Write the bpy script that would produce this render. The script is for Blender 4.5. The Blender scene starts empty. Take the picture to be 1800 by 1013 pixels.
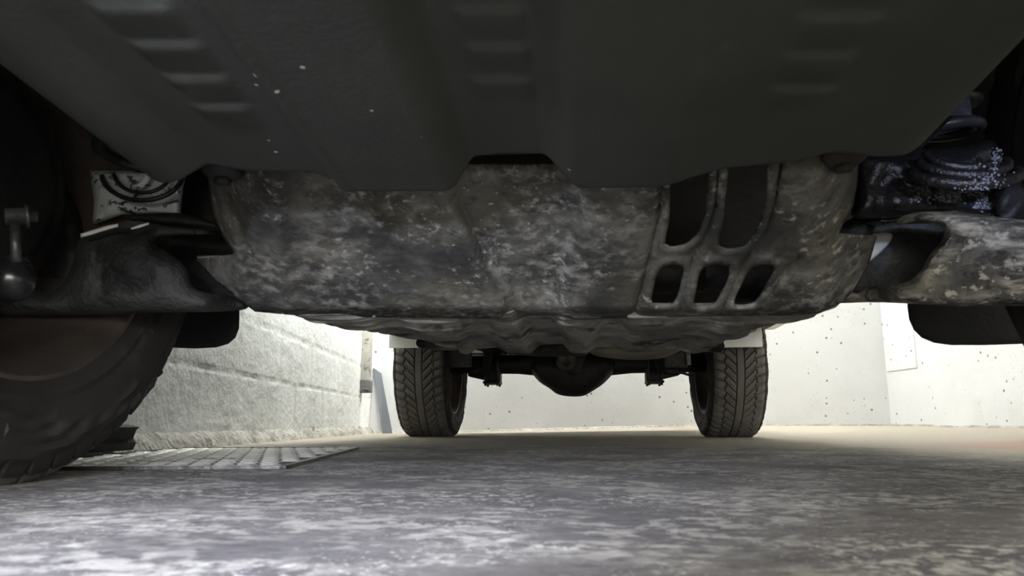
import bpy, math, random
import numpy as np
from mathutils import Vector, Matrix, noise
from mathutils.geometry import delaunay_2d_cdt

random.seed(7)
C = bpy.context.scene.collection
F = 1300.0
CAM = Vector((0, 0, .07))
TH = math.atan(237.5 / F)
PSI = math.atan(115 * math.cos(TH) / F)
FW = Vector((-math.sin(PSI) * math.cos(TH), math.cos(PSI) * math.cos(TH), math.sin(TH)))
RT = Vector((math.cos(PSI), math.sin(PSI), 0))
UP = RT.cross(FW)


def ray(px, py):
    v = FW + RT * ((px - 900) / F) + UP * ((506.5 - py) / F)
    return v / v.y


def P(px, py, d):
    return CAM + ray(px, py) * d


def G(px, py, z=0.0):
    r = ray(px, py)
    return CAM + r * ((z - CAM.z) / r.z)


def sm(t):
    t = max(0.0, min(1.0, t))
    return t * t * (3 - 2 * t)


# ------------------------------------------------------------------ materials
def mat(name, c1, c2=None, scale=6, rough=.6, bump=0, bscale=None, metal=0, layers=(), detail=6, spec=.5,
        stretch=(1, 1, 1), lo=.35, hi=.65, rough2=None, dist=.01):
    m = bpy.data.materials.new(name)
    m.use_nodes = True
    nt = m.node_tree
    N, L = nt.nodes, nt.links
    b = N['Principled BSDF']
    b.inputs['Metallic'].default_value = metal
    b.inputs['Roughness'].default_value = rough
    b.inputs['Specular IOR Level'].default_value = spec
    tc = N.new('ShaderNodeTexCoord')

    def noise_fac(sc, lo, hi, st=(1, 1, 1), det=6, off=0, kind='noise'):
        mp = N.new('ShaderNodeMapping')
        mp.inputs['Scale'].default_value = st
        mp.inputs['Location'].default_value = (off, off * .7, off * 1.3)
        L.new(tc.outputs['Object'], mp.inputs[0])
        if kind == 'noise':
            n = N.new('ShaderNodeTexNoise')
            n.inputs['Scale'].default_value = sc
            n.inputs['Detail'].default_value = det
            n.inputs['Roughness'].default_value = .62
            o = n.outputs['Fac']
        else:
            n = N.new('ShaderNodeTexVoronoi')
            n.inputs['Scale'].default_value = sc
            o = n.outputs['Distance']
        L.new(mp.outputs[0], n.inputs['Vector'])
        r = N.new('ShaderNodeMapRange')
        r.inputs['From Min'].default_value = lo
        r.inputs['From Max'].default_value = hi
        r.interpolation_type = 'SMOOTHSTEP'
        L.new(o, r.inputs['Value'])
        return r.outputs['Result']

    def rgb(c):
        return (c[0], c[1], c[2], 1)
    if c2 is None:
        c2 = tuple(x * .8 for x in c1)
    mix = N.new('ShaderNodeMix')
    mix.data_type = 'RGBA'
    mix.inputs['A'].default_value = rgb(c1)
    mix.inputs['B'].default_value = rgb(c2)
    f0 = noise_fac(scale, lo, hi, stretch, detail)
    L.new(f0, mix.inputs['Factor'])
    cur = mix.outputs['Result']
    for i, ly in enumerate(layers):
        col, sc, l0, h0 = ly[:4]
        st = ly[4] if len(ly) > 4 else (1, 1, 1)
        amt = ly[5] if len(ly) > 5 else 1
        kind = ly[6] if len(ly) > 6 else 'noise'
        mask = ly[7] if len(ly) > 7 else None
        f = noise_fac(sc, l0, h0, st, 5, 3.1 * (i + 1), kind)
        mu = N.new('ShaderNodeMath')
        mu.operation = 'MULTIPLY'
        L.new(f, mu.inputs[0])
        mu.inputs[1].default_value = amt
        out = mu.outputs[0]
        if mask:      # noise patches that limit the layer: (scale, lo, hi)
            f2 = noise_fac(mask[0], mask[1], mask[2], (1, 1, 1), 3, 7.7 * (i + 1))
            m2 = N.new('ShaderNodeMath')
            m2.operation = 'MULTIPLY'
            L.new(out, m2.inputs[0])
            L.new(f2, m2.inputs[1])
            out = m2.outputs[0]
        mx = N.new('ShaderNodeMix')
        mx.data_type = 'RGBA'
        L.new(out, mx.inputs['Factor'])
        L.new(cur, mx.inputs['A'])
        mx.inputs['B'].default_value = rgb(col)
        cur = mx.outputs['Result']
    L.new(cur, b.inputs['Base Color'])
    if rough2 is not None:
        r = N.new('ShaderNodeMapRange')
        L.new(f0, r.inputs['Value'])
        r.inputs['To Min'].default_value = rough
        r.inputs['To Max'].default_value = rough2
        L.new(r.outputs['Result'], b.inputs['Roughness'])
    if bump:
        n = N.new('ShaderNodeTexNoise')
        n.inputs['Scale'].default_value = bscale or scale * 4
        n.inputs['Detail'].default_value = 5
        L.new(tc.outputs['Object'], n.inputs['Vector'])
        bp = N.new('ShaderNodeBump')
        bp.inputs['Strength'].default_value = bump
        bp.inputs['Distance'].default_value = dist
        L.new(n.outputs['Fac'], bp.inputs['Height'])
        L.new(bp.outputs[0], b.inputs['Normal'])
    m['nt'] = 1
    return m


M = {}
M['tray'] = mat('black_undertray_coating', (.038, .041, .034), (.050, .052, .044), 5, .5, .05, 180, spec=.35,
                layers=[((.5, .55, .5), 30, .07, .05, (1, 1, 1), .9, 'voronoi', (4, .55, .62)),
                        ((.10, .11, .10), 14, .62, .8, (1, 1, 1), .5)])
M['dusty'] = mat('dusty_scuffed_steel_guard', (.045, .045, .042), (.14, .135, .115), 7, .78, .35, 90, lo=.4, hi=.62, spec=.25, dist=.004,
                 layers=[((.11, .10, .066), 5, .48, .64, (1, 1, 1), .6),
                         ((.028, .028, .03), 6, .54, .66, (1, 1, 1), .8),
                         ((.30, .29, .255), 48, .44, .70, (1, 1, 1.2), .85, 'noise', (4.5, .46, .60)),
                         ((.50, .49, .44), 90, .52, .74, (1, 1, .8), .9, 'noise', (11, .47, .60)),
                         ((.6, .59, .55), 120, .63, .70, (1, 1, 1), .8, 'noise', (5, .46, .60)),
                         ((.03, .03, .03), 60, .52, .68, (1, 1, 1), .55)])
M['guard_back'] = mat('dusty_lower_guard', (.36, .34, .295), (.15, .143, .128), 9, .85, .5, 60, spec=.2, stretch=(1, .6, 1), dist=.004,
                      layers=[((.04, .038, .035), 12, .54, .64, (.8, .8, 1), .8), ((.52, .49, .41), 22, .54, .66, (.7, .7, 1), .7)])
M['tan_guard'] = mat('tan_dusty_crossmember', (.36, .32, .24), (.24, .21, .17), 8, .85, .2, 60, spec=.2)
M['black'] = mat('black_grimy_metal', (.012, .012, .012), (.022, .021, .02), 12, .6, .25, 70)
M['blackgloss'] = mat('black_greasy_metal', (.026, .023, .020), (.012, .012, .013), 9, .16, .8, 170, dist=.003, rough2=.4, spec=.7)
M['arm'] = mat('grey_dusty_forged_arm', (.035, .036, .034), (.075, .076, .070), 14, .75, .6, 110, lo=.4, hi=.7,
               layers=[((.16, .155, .14), 20, .56, .70, (1, 1, 2.5), .7, 'noise', (7, .48, .6)), ((.012, .012, .012), 9, .57, .65)])
M['armtan'] = mat('tan_dusty_forged_arm', (.045, .042, .036), (.10, .094, .078), 14, .8, .7, 110, lo=.4, hi=.6,
               layers=[((.50, .46, .37), 20, .38, .68, (1, 1, 4), .95, 'noise', (5, .42, .56)), ((.5, .46, .38), 60, .56, .64, (1, 1, 1.5), .7), ((.02, .02, .018), 17, .56, .64, (1, 1, 2), .8)])
M['pale'] = mat('pale_flaking_bracket_paint', (.80, .84, .80), (.66, .70, .67), 14, .5, .5, 60,
                layers=[((.04, .045, .045), 60, .54, .58, (1, 1, 1.6), .95, 'noise', (18, .44, .54))])
M['whitepaint'] = mat('white_body_paint', (.80, .80, .77), (.78, .78, .75), 3, .3)
M['bright'] = mat('bright_bare_edge', (.8, .8, .76), (.7, .7, .66), 20, .3)
M['rust'] = mat('rusty_bolt_steel', (.05, .034, .028), (.03, .025, .022), 40, .8, .3, 120)
M['rubber'] = mat('tyre_rubber', (.022, .0205, .019), (.030, .028, .026), 9, .75, .15, 260, spec=.3, dist=.002,
                  layers=[((.075, .068, .058), 16, .55, .75, (1, 1, 1), .5)])
M['tread'] = mat('dusty_tyre_tread', (.150, .140, .128), (.115, .108, .098), 9, .85, .15, 200, spec=.2, dist=.002)
M['flap'] = mat('black_mudflap_rubber', (.018, .018, .018), (.024, .024, .024), 12, .6, .1, 90)
M['rim'] = mat('dusty_alloy_rim', (.11, .086, .072), (.06, .05, .044), 10, .5, .15, 60, metal=.3)
M['steel'] = mat('worn_steel', (.13, .13, .125), (.07, .07, .068), 30, .45, .15, 90, metal=.7)
M['disc'] = mat('brake_disc_steel', (.12, .10, .09), (.08, .07, .065), 30, .5, metal=.6)
M['glass'] = mat('dark_tinted_glass', (.02, .025, .03), None, 3, .05)
M['lamp'] = mat('clear_lamp_lens', (.5, .5, .5), None, 3, .1)
M['spring'] = mat('dark_coil_spring', (.02, .02, .02), (.035, .035, .035), 20, .4, .2, 90)
M['mesh'] = mat('galvanised_mesh', (.84, .83, .77), (.70, .69, .65), 14, .5, .2, 90, metal=.2,
                layers=[((.16, .15, .13), 9, .58, .72)])
M['shadow_board'] = mat('blue_grey_pipe_shadow', (.10, .105, .118), (.085, .09, .10), 5, .8)
M['pipe'] = mat('grimy_white_downpipe', (.42, .40, .34), (.28, .27, .24), 4, .5, layers=[((.1, .1, .09), 12, .6, .7)])
M['chock'] = mat('black_rubber_block', (.02, .02, .02), (.03, .028, .026), 14, .8, .4, 60)
M['ceil'] = mat('painted_concrete_ceiling', (.7, .7, .68), (.66, .66, .64), 2, .8)
M['leftwall'] = mat('white_rough_render', (.72, .725, .69), (.64, .645, .61), 2.2, .85, .4, 60, dist=.006,
                    layers=[((.80, .81, .79), 3, .5, .7, (1, 5, .35), .6), ((.50, .495, .465), 2.5, .56, .75, (.7, 4, .3), .35)])
M['backwall'] = mat('white_concrete_wall', (.62, .63, .625), (.56, .57, .565), 1.5, .8, .25, 16, dist=.006,
                    layers=[((.13, .13, .12), 15, .15, .09, (1, 1, 1), .9, 'voronoi', (4, .42, .50)),
                            ((.20, .20, .19), 38, .14, .09, (1, 1, 1), .8, 'voronoi', (4, .50, .60)),
                            ((.45, .45, .43), 4, .60, .8, (1, 1, 1), .35)])
M['skirt'] = mat('lumpy_mortar_foot', (.40, .385, .33), (.27, .25, .21), 10, .9, .9, 50, dist=.02)


# ------------------------------------------------------------------ helpers
def mesh_obj(name, verts, faces, m, parent=None, smooth=True, inv=None, thick=None, bevel=None):
    me = bpy.data.meshes.new(name)
    me.from_pydata([tuple(v) for v in verts], [], faces)
    me.materials.append(m)
    if smooth:
        me.shade_smooth()
    me.update()
    o = bpy.data.objects.new(name, me)
    C.objects.link(o)
    if parent is not None:
        o.parent = parent
        if parent.type == 'EMPTY':
            o.matrix_parent_inverse = Matrix.Translation(-parent.location)
    if thick:
        s = o.modifiers.new('thickness', 'SOLIDIFY')
        s.thickness = thick
        s.offset = 0
    if bevel:
        s = o.modifiers.new('bevel', 'BEVEL')
        s.width = bevel
        s.segments = 2
        s.limit_method = 'ANGLE'
    return o


class MB:
    def __init__(s):
        s.v = []
        s.f = []

    def add(s, v, f):
        n = len(s.v)
        s.v += [Vector(p) for p in v]
        s.f += [tuple(i + n for i in q) for q in f]
        return s

    def box(s, a, b):
        x0, y0, z0 = a
        x1, y1, z1 = b
        return s.add([(x0, y0, z0), (x1, y0, z0), (x1, y1, z0), (x0, y1, z0), (x0, y0, z1), (x1, y0, z1), (x1, y1, z1), (x0, y1, z1)],
                     [(0, 3, 2, 1), (4, 5, 6, 7), (0, 1, 5, 4), (1, 2, 6, 5), (2, 3, 7, 6), (3, 0, 4, 7)])

    def tube(s, pts, r, n=16, cap=True):
        pts = [Vector(p) for p in pts]
        rs = r if isinstance(r, (list, tuple)) else [r] * len(pts)
        v, f = [], []
        ref = None
        for i, p in enumerate(pts):
            t = (pts[min(i + 1, len(pts) - 1)] - pts[max(i - 1, 0)]).normalized()
            if ref is None:
                ref = Vector((0, 0, 1)) if abs(t.z) < .9 else Vector((1, 0, 0))
            a = t.cross(ref).normalized()
            b = a.cross(t).normalized()
            ref = b
            for k in range(n):
                q = 2 * math.pi * k / n
                v.append(p + a * (rs[i] * math.cos(q)) + b * (rs[i] * math.sin(q)))
        for i in range(len(pts) - 1):
            for k in range(n):
                k2 = (k + 1) % n
                f.append((i * n + k, i * n + k2, (i + 1) * n + k2, (i + 1) * n + k))
        if cap:
            f.append(tuple(range(n))[::-1])
            f.append(tuple((len(pts) - 1) * n + k for k in range(n)))
        return s.add(v, f)

    def lathe_x(s, prof, n=96, c=(0, 0, 0)):
        """prof: (x, r) list turned about the X axis"""
        v, f = [], []
        for (x, r) in prof:
            for k in range(n):
                q = 2 * math.pi * k / n
                v.append((c[0] + x, c[1] + r * math.cos(q), c[2] + r * math.sin(q)))
        for i in range(len(prof) - 1):
            for k in range(n):
                k2 = (k + 1) % n
                f.append((i * n + k, i * n + k2, (i + 1) * n + k2, (i + 1) * n + k))
        return s.add(v, f)

    def ball(s, c, r, n=20, sz=(1, 1, 1)):
        v, f = [], []
        c = Vector(c)
        for i in range(n + 1):
            a = math.pi * i / n
            for k in range(n):
                q = 2 * math.pi * k / n
                v.append(c + Vector((r * sz[0] * math.sin(a) * math.cos(q), r * sz[1] * math.sin(a) * math.sin(q), r * sz[2] * math.cos(a))))
        for i in range(n):
            for k in range(n):
                k2 = (k + 1) % n
                f.append((i * n + k, (i + 1) * n + k, (i + 1) * n + k2, i * n + k2))
        return s.add(v, f)

    def build(s, name, m, parent=None, **k):
        return mesh_obj(name, s.v, s.f, m, parent, **k)


def seg_d(p, a, b):
    ax, ay = a
    bx, by = b
    dx, dy = bx - ax, by - ay
    t = ((p[0] - ax) * dx + (p[1] - ay) * dy) / (dx * dx + dy * dy + 1e-12)
    t = max(0, min(1, t))
    return math.hypot(p[0] - ax - t * dx, p[1] - ay - t * dy)


def poly_d(p, poly, closed=True):
    n = len(poly)
    return min(seg_d(p, poly[i], poly[(i + 1) % n]) for i in range(n if closed else n - 1))


def inside(p, poly):
    c = False
    n = len(poly)
    j = n - 1
    for i in range(n):
        xi, yi = poly[i]
        xj, yj = poly[j]
        if (yi > p[1]) != (yj > p[1]) and p[0] < (xj - xi) * (p[1] - yi) / (yj - yi) + xi:
            c = not c
        j = i
    return c


def smooth_poly(poly, it=2, keep=()):
    """Chaikin corner cutting"""
    for _ in range(it):
        out = []
        n = len(poly)
        for i in range(n):
            a, b = poly[i], poly[(i + 1) % n]
            out.append((a[0] * .75 + b[0] * .25, a[1] * .75 + b[1] * .25))
            out.append((a[0] * .25 + b[0] * .75, a[1] * .25 + b[1] * .75))
        poly = out
    return poly


def resample(poly, step):
    out = []
    n = len(poly)
    for i in range(n):
        a, b = poly[i], poly[(i + 1) % n]
        L = math.hypot(b[0] - a[0], b[1] - a[1])
        k = max(1, int(round(L / step)))
        for j in range(k):
            out.append((a[0] + (b[0] - a[0]) * j / k, a[1] + (b[1] - a[1]) * j / k))
    return out


def triangulate(outline, holes, step):
    outline = resample(outline, step)
    holes = [resample(h, step) for h in holes]
    pts, edges = [], []
    for poly in [outline] + holes:
        n0 = len(pts)
        pts += poly
        edges += [(n0 + i, n0 + (i + 1) % len(poly)) for i in range(len(poly))]
    xs = [p[0] for p in outline]
    ys = [p[1] for p in outline]
    y = min(ys)
    row = 0
    while y < max(ys):
        x = min(xs) + (step * .5 if row % 2 else 0)
        while x < max(xs):
            p = (x, y)
            if inside(p, outline) and not any(inside(p, h) for h in holes):
                if poly_d(p, outline) > step * .45 and all(poly_d(p, h) > step * .45 for h in holes):
                    pts.append(p)
            x += step
        y += step * .87
        row += 1
    V, E, Fc = delaunay_2d_cdt([Vector(p) for p in pts], edges, [], 0, 1e-5)[:3]
    V = [(v.x, v.y) for v in V]
    fs = []
    for f in Fc:
        c = (sum(V[i][0] for i in f) / len(f), sum(V[i][1] for i in f) / len(f))
        if inside(c, outline) and not any(inside(c, h) for h in holes):
            fs.append(tuple(f))
    return V, fs, outline, holes


def sheet(name, outline, holes, dfun, m, parent, step=6, thick=.004, **k):
    V, fs, _, _ = triangulate(outline, holes, step)
    verts = [P(x, y, dfun(x, y)) for x, y in V]
    return mesh_obj(name, verts, fs, m, parent, thick=thick, **k)


def puff(name, outline, holes, d0, T, R, m, parent, step=6, dfun=None, rough=0, shape=None, **k):
    """closed rounded casting following an outline; T half thickness (m), R rounding (px)"""
    V, fs, ol, hl = triangulate(outline, holes, step)
    vf, vb = [], []
    for (x, y) in V:
        e = poly_d((x, y), ol)
        for h in hl:
            e = min(e, poly_d((x, y), h))
        t = min(e / R, 1)
        t = T * math.sqrt(max(0, 1 - (1 - t) ** 2))
        d = d0 + (dfun(x, y) if dfun else 0)
        n = rough * noise.noise(Vector((x * .03, y * .03, 1))) if rough else 0
        s = shape(x, y) if shape else 0
        vf.append(P(x, y, d - t + (n + s) * (t / T)))
        vb.append(P(x, y, d + t + 1e-5))
    n = len(V)
    faces = list(fs) + [tuple(i + n for i in f[::-1]) for f in fs]
    # close the rim
    cnt = {}
    for f in fs:
        for i in range(len(f)):
            e = (f[i], f[(i + 1) % len(f)])
            cnt[e] = 1
    for (a, b) in list(cnt):
        if (b, a) not in cnt:
            faces.append((b, a, a + n, b + n))
    return mesh_obj(name, vf + vb, faces, m, parent, **k)


def tag(o, label=None, cat=None, group=None, kind=None):
    if label:
        o['label'] = label
    if cat:
        o['category'] = cat
    if group:
        o['group'] = group
    if kind:
        o['kind'] = kind
    return o


# ------------------------------------------------------------------ the room
wl_c = Vector((-1.435, 5.14, 0))
ldir = Vector((-.107, .994, 0)).normalized()
bdir = Vector((ldir.y, -ldir.x, 0))      # along the back wall, to the right
corner_l = Vector((wl_c.x, wl_c.y, 0))
rr = ray(1566, 744)
# back wall meets right wall where the ray x = rr.x * y crosses it
t_c = (rr.x * corner_l.y - corner_l.x) / (bdir.x - rr.x * bdir.y)
corner_r = corner_l + bdir * t_c


def floor_z(x, y):
    a = .050 * sm((x + 1.4) / 2.6) * sm((y - 4.35) / .8)
    b = .042 * sm((x - 1.15) / 1.0) * sm((y - .5) / 2.0)
    return max(a, b) + .0


def grid_floor():
    nx, ny = 150, 200
    v, f = [], []
    for j in range(ny + 1):
        for i in range(nx + 1):
            x = -2.6 + 6.4 * i / nx
            y = -4.0 + 10.5 * j / ny
            v.append((x, y, floor_z(x, y)))
    for j in range(ny):
        for i in range(nx):
            a = j * (nx + 1) + i
            f.append((a, a + 1, a + nx + 2, a + nx + 1))
    return v, f


def floor_mat():
    m = mat('stained_concrete_floor', (.225, .213, .203), (.135, .128, .126), 2.6, .8, .5, 45, dist=.006, lo=.38, hi=.62, spec=.3, detail=8,
            layers=[((.11, .105, .11), 4, .50, .64, (1, 1, 1), .6),
                    ((.44, .42, .38), 42, .46, .58, (1, 1, 1), .85, 'noise', (5, .42, .56)),
                    ((.60, .58, .53), 95, .52, .60, (1, 1, 1), .85, 'noise', (6, .46, .58)),
                    ((.8, .78, .72), 210, .60, .66, (1, 1, 1), .8, 'noise', (6, .42, .58)),
                    ((.07, .066, .066), 85, .58, .66, (1, 1, 1), .7, 'noise', (7, .45, .6)),
                    ((.10, .097, .097), 24, .60, .68, (1, 1, 1), .6)])
    nt = m.node_tree
    N, L = nt.nodes, nt.links
    b = N['Principled BSDF']
    src = b.inputs['Base Color'].links[0].from_socket
    tc = [n for n in N if n.type == 'TEX_COORD'][0]
    sep = N.new('ShaderNodeSeparateXYZ')
    L.new(tc.outputs['Object'], sep.inputs[0])
    n = N.new('ShaderNodeTexNoise')
    n.inputs['Scale'].default_value = 2.2
    L.new(tc.outputs['Object'], n.inputs['Vector'])

    def mth(op, a, b_, c=None):
        q = N.new('ShaderNodeMath')
        q.operation = op
        for i, s in enumerate((a, b_, c)):
            if s is None:
                continue
            if isinstance(s, (int, float)):
                q.inputs[i].default_value = s
            else:
                L.new(s, q.inputs[i])
        return q.outputs[0]

    def ss(val, lo, hi):
        r = N.new('ShaderNodeMapRange')
        r.interpolation_type = 'SMOOTHSTEP'
        r.inputs['From Min'].default_value = lo
        r.inputs['From Max'].default_value = hi
        L.new(val, r.inputs['Value'])
        return r.outputs['Result']

    def over(cur, fac, col):
        x = N.new('ShaderNodeMix')
        x.data_type = 'RGBA'
        L.new(fac, x.inputs['Factor'])
        L.new(cur, x.inputs['A'])
        x.inputs['B'].default_value = (*col, 1)
        return x.outputs['Result']
    wob = mth('MULTIPLY_ADD', n.outputs['Fac'], 1.0, -.5)
    # tan dusty floor towards the back of the garage
    yy = mth('ADD', sep.outputs['Y'], wob)
    cur = over(src, mth('MULTIPLY', ss(yy, 1.7, 2.7), .8), (.30, .265, .20))
    # light right of the truck's shadow painted as paler floor, with worn red paint
    xx = mth('ADD', sep.outputs['X'], mth('MULTIPLY', wob, .5))
    cur = over(cur, mth('MULTIPLY', ss(xx, .7, .95), .7), (.42, .38, .31))
    red = mth('MULTIPLY', ss(xx, 1.0, 1.4), mth('MULTIPLY', ss(yy, 1.2, 1.7), ss(yy, 3.0, 2.4)))
    cur = over(cur, mth('MULTIPLY', red, .55), (.40, .20, .15))
    L.new(cur, b.inputs['Base Color'])
    return m


v, f = grid_floor()
tag(mesh_obj('floor', v, f, floor_mat()), kind='structure')


def wall(name, a, b, z0, z1, m, out, th=.12):
    """upright slab from a to b, its visible face on the line a-b, thickness on the out side"""
    a, b = Vector((a.x, a.y, 0)), Vector((b.x, b.y, 0))
    o = out.normalized() * th
    mb = MB()
    pts = [a, b, b + o, a + o]
    mb.add([(p.x, p.y, z) for z in (z0, z1) for p in pts],
           [(0, 3, 2, 1), (4, 5, 6, 7), (0, 1, 5, 4), (1, 2, 6, 5), (2, 3, 7, 6), (3, 0, 4, 7)])
    ob = mb.build(name, m, smooth=False)
    tag(ob, kind='structure')
    return ob


# left wall: rendered blocks, true relief in a fine mesh
def left_wall():
    nu, nz = 420, 170
    L = 7.5
    v, f = [], []
    hz = [.232, .432, .632, .832, 1.032, 1.232]
    nrm = Vector((ldir.y, -ldir.x, 0))
    start = corner_l - ldir * L
    for j in range(nz + 1):
        t = j / nz
        z = 2.5 * t ** 1.9 - .02
        for i in range(nu + 1):
            u = L * (1 - (1 - i / nu) ** 1.25)
            p = start + ldir * u
            q = Vector((u, 0, z))
            h = .0016 * noise.noise(q * 22) + .0012 * noise.noise(q * 50) + .004 * noise.noise(q * 4)
            wv = .008 * noise.noise(q * 3.0)
            for zz in hz:
                g = abs(z + wv - zz)
                h -= .006 * math.exp(-(g / .0045) ** 2) * (.12 + 1.0 * max(0, noise.noise(q * 9 + Vector((5, 0, 0))) + .4))
            k = int((z + .17) / .2)
            jt = ((u + (.25 if k % 2 else 0)) % .5) - .25
            h -= .003 * math.exp(-(jt / .006) ** 2)
            v.append((p.x + nrm.x * h, p.y + nrm.y * h, z))
    for j in range(nz):
        for i in range(nu):
            a = j * (nu + 1) + i
            f.append((a, a + nu + 1, a + nu + 2, a + 1))
    # back of the slab
    n0 = len(v)
    for (u, z) in ((0, -.02), (L, -.02), (L, 2.48), (0, 2.48)):
        p = start + ldir * u - nrm * .15
        v.append((p.x, p.y, z))
    f.append((n0, n0 + 1, n0 + 2, n0 + 3))
    o = mesh_obj('wall_left', v, f, M['leftwall'])
    tag(o, kind='structure')
    return nrm, start


nrm_l, start_l = left_wall()
wall('wall_back', corner_l - bdir * .1, corner_r + bdir * .3, -.05, 2.5, M['backwall'], ldir)
# right wall comes towards the camera, parallel with the left wall
rw_end = corner_r - ldir * 8.5
wall('wall_right', corner_r, rw_end, -.05, 2.5, M['backwall'], bdir)
mb = MB().box((-2.8, -3.2, 2.5), (4.2, 6.6, 2.62))
tag(mb.build('ceiling', M['ceil'], smooth=False), kind='structure')
# slim rendered pilaster at the right hand corner
pa = corner_r - ldir * .62
mb = MB()
for (u0, u1, z0, z1, th) in ((.02, .40, .43, 2.45, .006),):
    a = corner_r - ldir * u0
    b = corner_r - ldir * u1
    o = -bdir * th
    mb.add([(p.x, p.y, z) for z in (z0, z1) for p in (a, b, b + o, a + o)],
           [(0, 1, 2, 3), (4, 7, 6, 5), (0, 4, 5, 1), (1, 5, 6, 2), (2, 6, 7, 3), (3, 7, 4, 0)])
tag(mb.build('trim_1', M['backwall'], smooth=False, bevel=.003), kind='structure')
# lumpy mortar foot of the left wall
v, f = [], []
nU = 300
for i in range(nU + 1):
    u = 7.45 * (i / nU)
    p = start_l + ldir * u
    for k, (o, z) in enumerate(((0, .045), (.012, .036), (.024, .018), (.034, -.004))):
        q = Vector((u * 9, k * 2.1, 3))
        hh = .010 * noise.noise(q) + .005 * noise.noise(q * 3)
        v.append((p.x + nrm_l.x * (o + hh), p.y + nrm_l.y * (o + hh), z + (hh if k < 3 else 0)))
for i in range(nU):
    for k in range(3):
        a = i * 4 + k
        f.append((a, a + 1, a + 5, a + 4))
tag(mesh_obj('baseboard_left', v, f, M['skirt']), kind='structure')
# mortar foot of the back and right walls
v, f = [], []
path = [corner_l + bdir * (t_c * i / 90) for i in range(91)] + [corner_r - ldir * (3.2 * i / 60) for i in range(1, 61)]
for i, p in enumerate(path):
    out = -ldir if i <= 90 else -bdir
    z0 = floor_z(p.x, p.y)
    for k, (o, z) in enumerate(((-.002, .014), (.006, .010), (.016, -.004))):
        hh = .005 * noise.noise(Vector((i * .35, k, 9)))
        q = p + out * (o + hh)
        v.append((q.x, q.y, z0 + z + hh * 1.2 * (k < 2)))
for i in range(len(path) - 1):
    for k in range(2):
        a = i * 3 + k
        f.append((a, a + 1, a + 4, a + 3))
tag(mesh_obj('baseboard_back', v, f, M['skirt']), kind='structure')

# ------------------------------------------------------------------ things in the garage
# downpipe in the corner
pc = P(642, 640, 4.72)
pipe = bpy.data.objects.new('downpipe', None)
pipe.location = (pc.x, pc.y, .25)
C.objects.link(pipe)
tag(pipe, 'grimy off-white square downpipe ending above floor in back left corner', 'pipe')
mb = MB()
hw = .037
mb.box((pc.x - hw, pc.y - hw, .28), (pc.x + hw, pc.y + hw, 2.49))
mb.build('pipe_shaft', M['pipe'], pipe, smooth=False, bevel=.012)
mb = MB().box((pc.x - hw - .006, pc.y - hw - .006, .262), (pc.x + hw + .006, pc.y + hw + .006, .345))
mb.build('collar', mat('dark_grimy_collar', (.12, .12, .11), (.07, .07, .065), 20, .7, .3, 60), pipe, smooth=False, bevel=.008)
mb = MB().tube([(pc.x - .045, pc.y - .03, .285), (pc.x + .045, pc.y - .048, .28)], .006, 10)
mb.build('bracket_rod', M['steel'], pipe)
# board leaning in the corner, standing in for the downpipe's shadow
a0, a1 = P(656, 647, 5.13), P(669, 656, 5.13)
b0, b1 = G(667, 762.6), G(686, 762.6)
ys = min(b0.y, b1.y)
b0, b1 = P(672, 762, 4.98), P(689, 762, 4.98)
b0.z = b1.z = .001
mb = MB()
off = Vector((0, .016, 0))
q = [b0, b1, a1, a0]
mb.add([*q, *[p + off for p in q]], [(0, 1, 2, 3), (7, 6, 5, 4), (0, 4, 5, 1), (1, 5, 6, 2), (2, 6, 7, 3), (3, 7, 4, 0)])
tag(mb.build('pipe_shadow_board', M['shadow_board'], smooth=False), 'narrow blue-grey board standing in for the shadow of the downpipe on back wall', 'shadow_board')

# honeycomb mesh panel lying on the floor
A = G(497, 825)
B = G(627, 789.5)
A.z = B.z = 0
e1 = (B - A)
Ld = e1.length
e1.normalize()
e2 = Vector((-e1.y, e1.x, 0))
Wd = .47
panel = bpy.data.objects.new('mesh_panel', None)
panel.location = A
C.objects.link(panel)
tag(panel, 'pale honeycomb metal mesh panel lying flat on floor beside the left front tyre', 'mesh panel')
mb = MB()
ris = MB()
cw, ch = .036, .080
zt, zb = .0085, .0035


def pt(u, w, z):
    q = A + e1 * u + e2 * w
    return (q.x, q.y, z)


nr = int((Ld - .02) / (ch * .75))
nc = int((Wd - .02) / cw)
nr = int((Ld - .02) / (ch))
for r in range(nr):
    for c in range(nc):
        cu = .01 + ch * .5 + r * ch
        cwv = .01 + cw * .5 + c * cw + (cw * .5 if r % 2 else 0)
        if cwv > Wd - .01 or cu > Ld - .01:
            continue
        a6 = [math.pi / 3 * k for k in range(6)]
        hwv = cw * .43
        h0 = cu - ch * .5
        pr_ = [(h0, .0029), (h0 + .008, .0064), (h0 + .034, .0060), (h0 + .040, .0029)]
        vs = []
        for (w0, k_) in ((cwv - hwv, .3), (cwv - hwv * .6, 1), (cwv + hwv * .6, 1), (cwv + hwv, .3)):
            for (u, z) in pr_:
                vs.append(pt(u + (0 if k_ == 1 else .008), w0, .0029 + (z - .0029) * k_))
        fs = []
        for q_ in range(3):
            for p_ in range(3):
                a_ = q_ * 4 + p_
                fs.append((a_, a_ + 1, a_ + 5, a_ + 4))
        fs += [(0, 3, 2, 1), (12, 13, 14, 15)]
        mb.add(vs, fs)
mb.build('honeycomb', M['mesh'], panel, smooth=False)
mb = MB()
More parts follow.
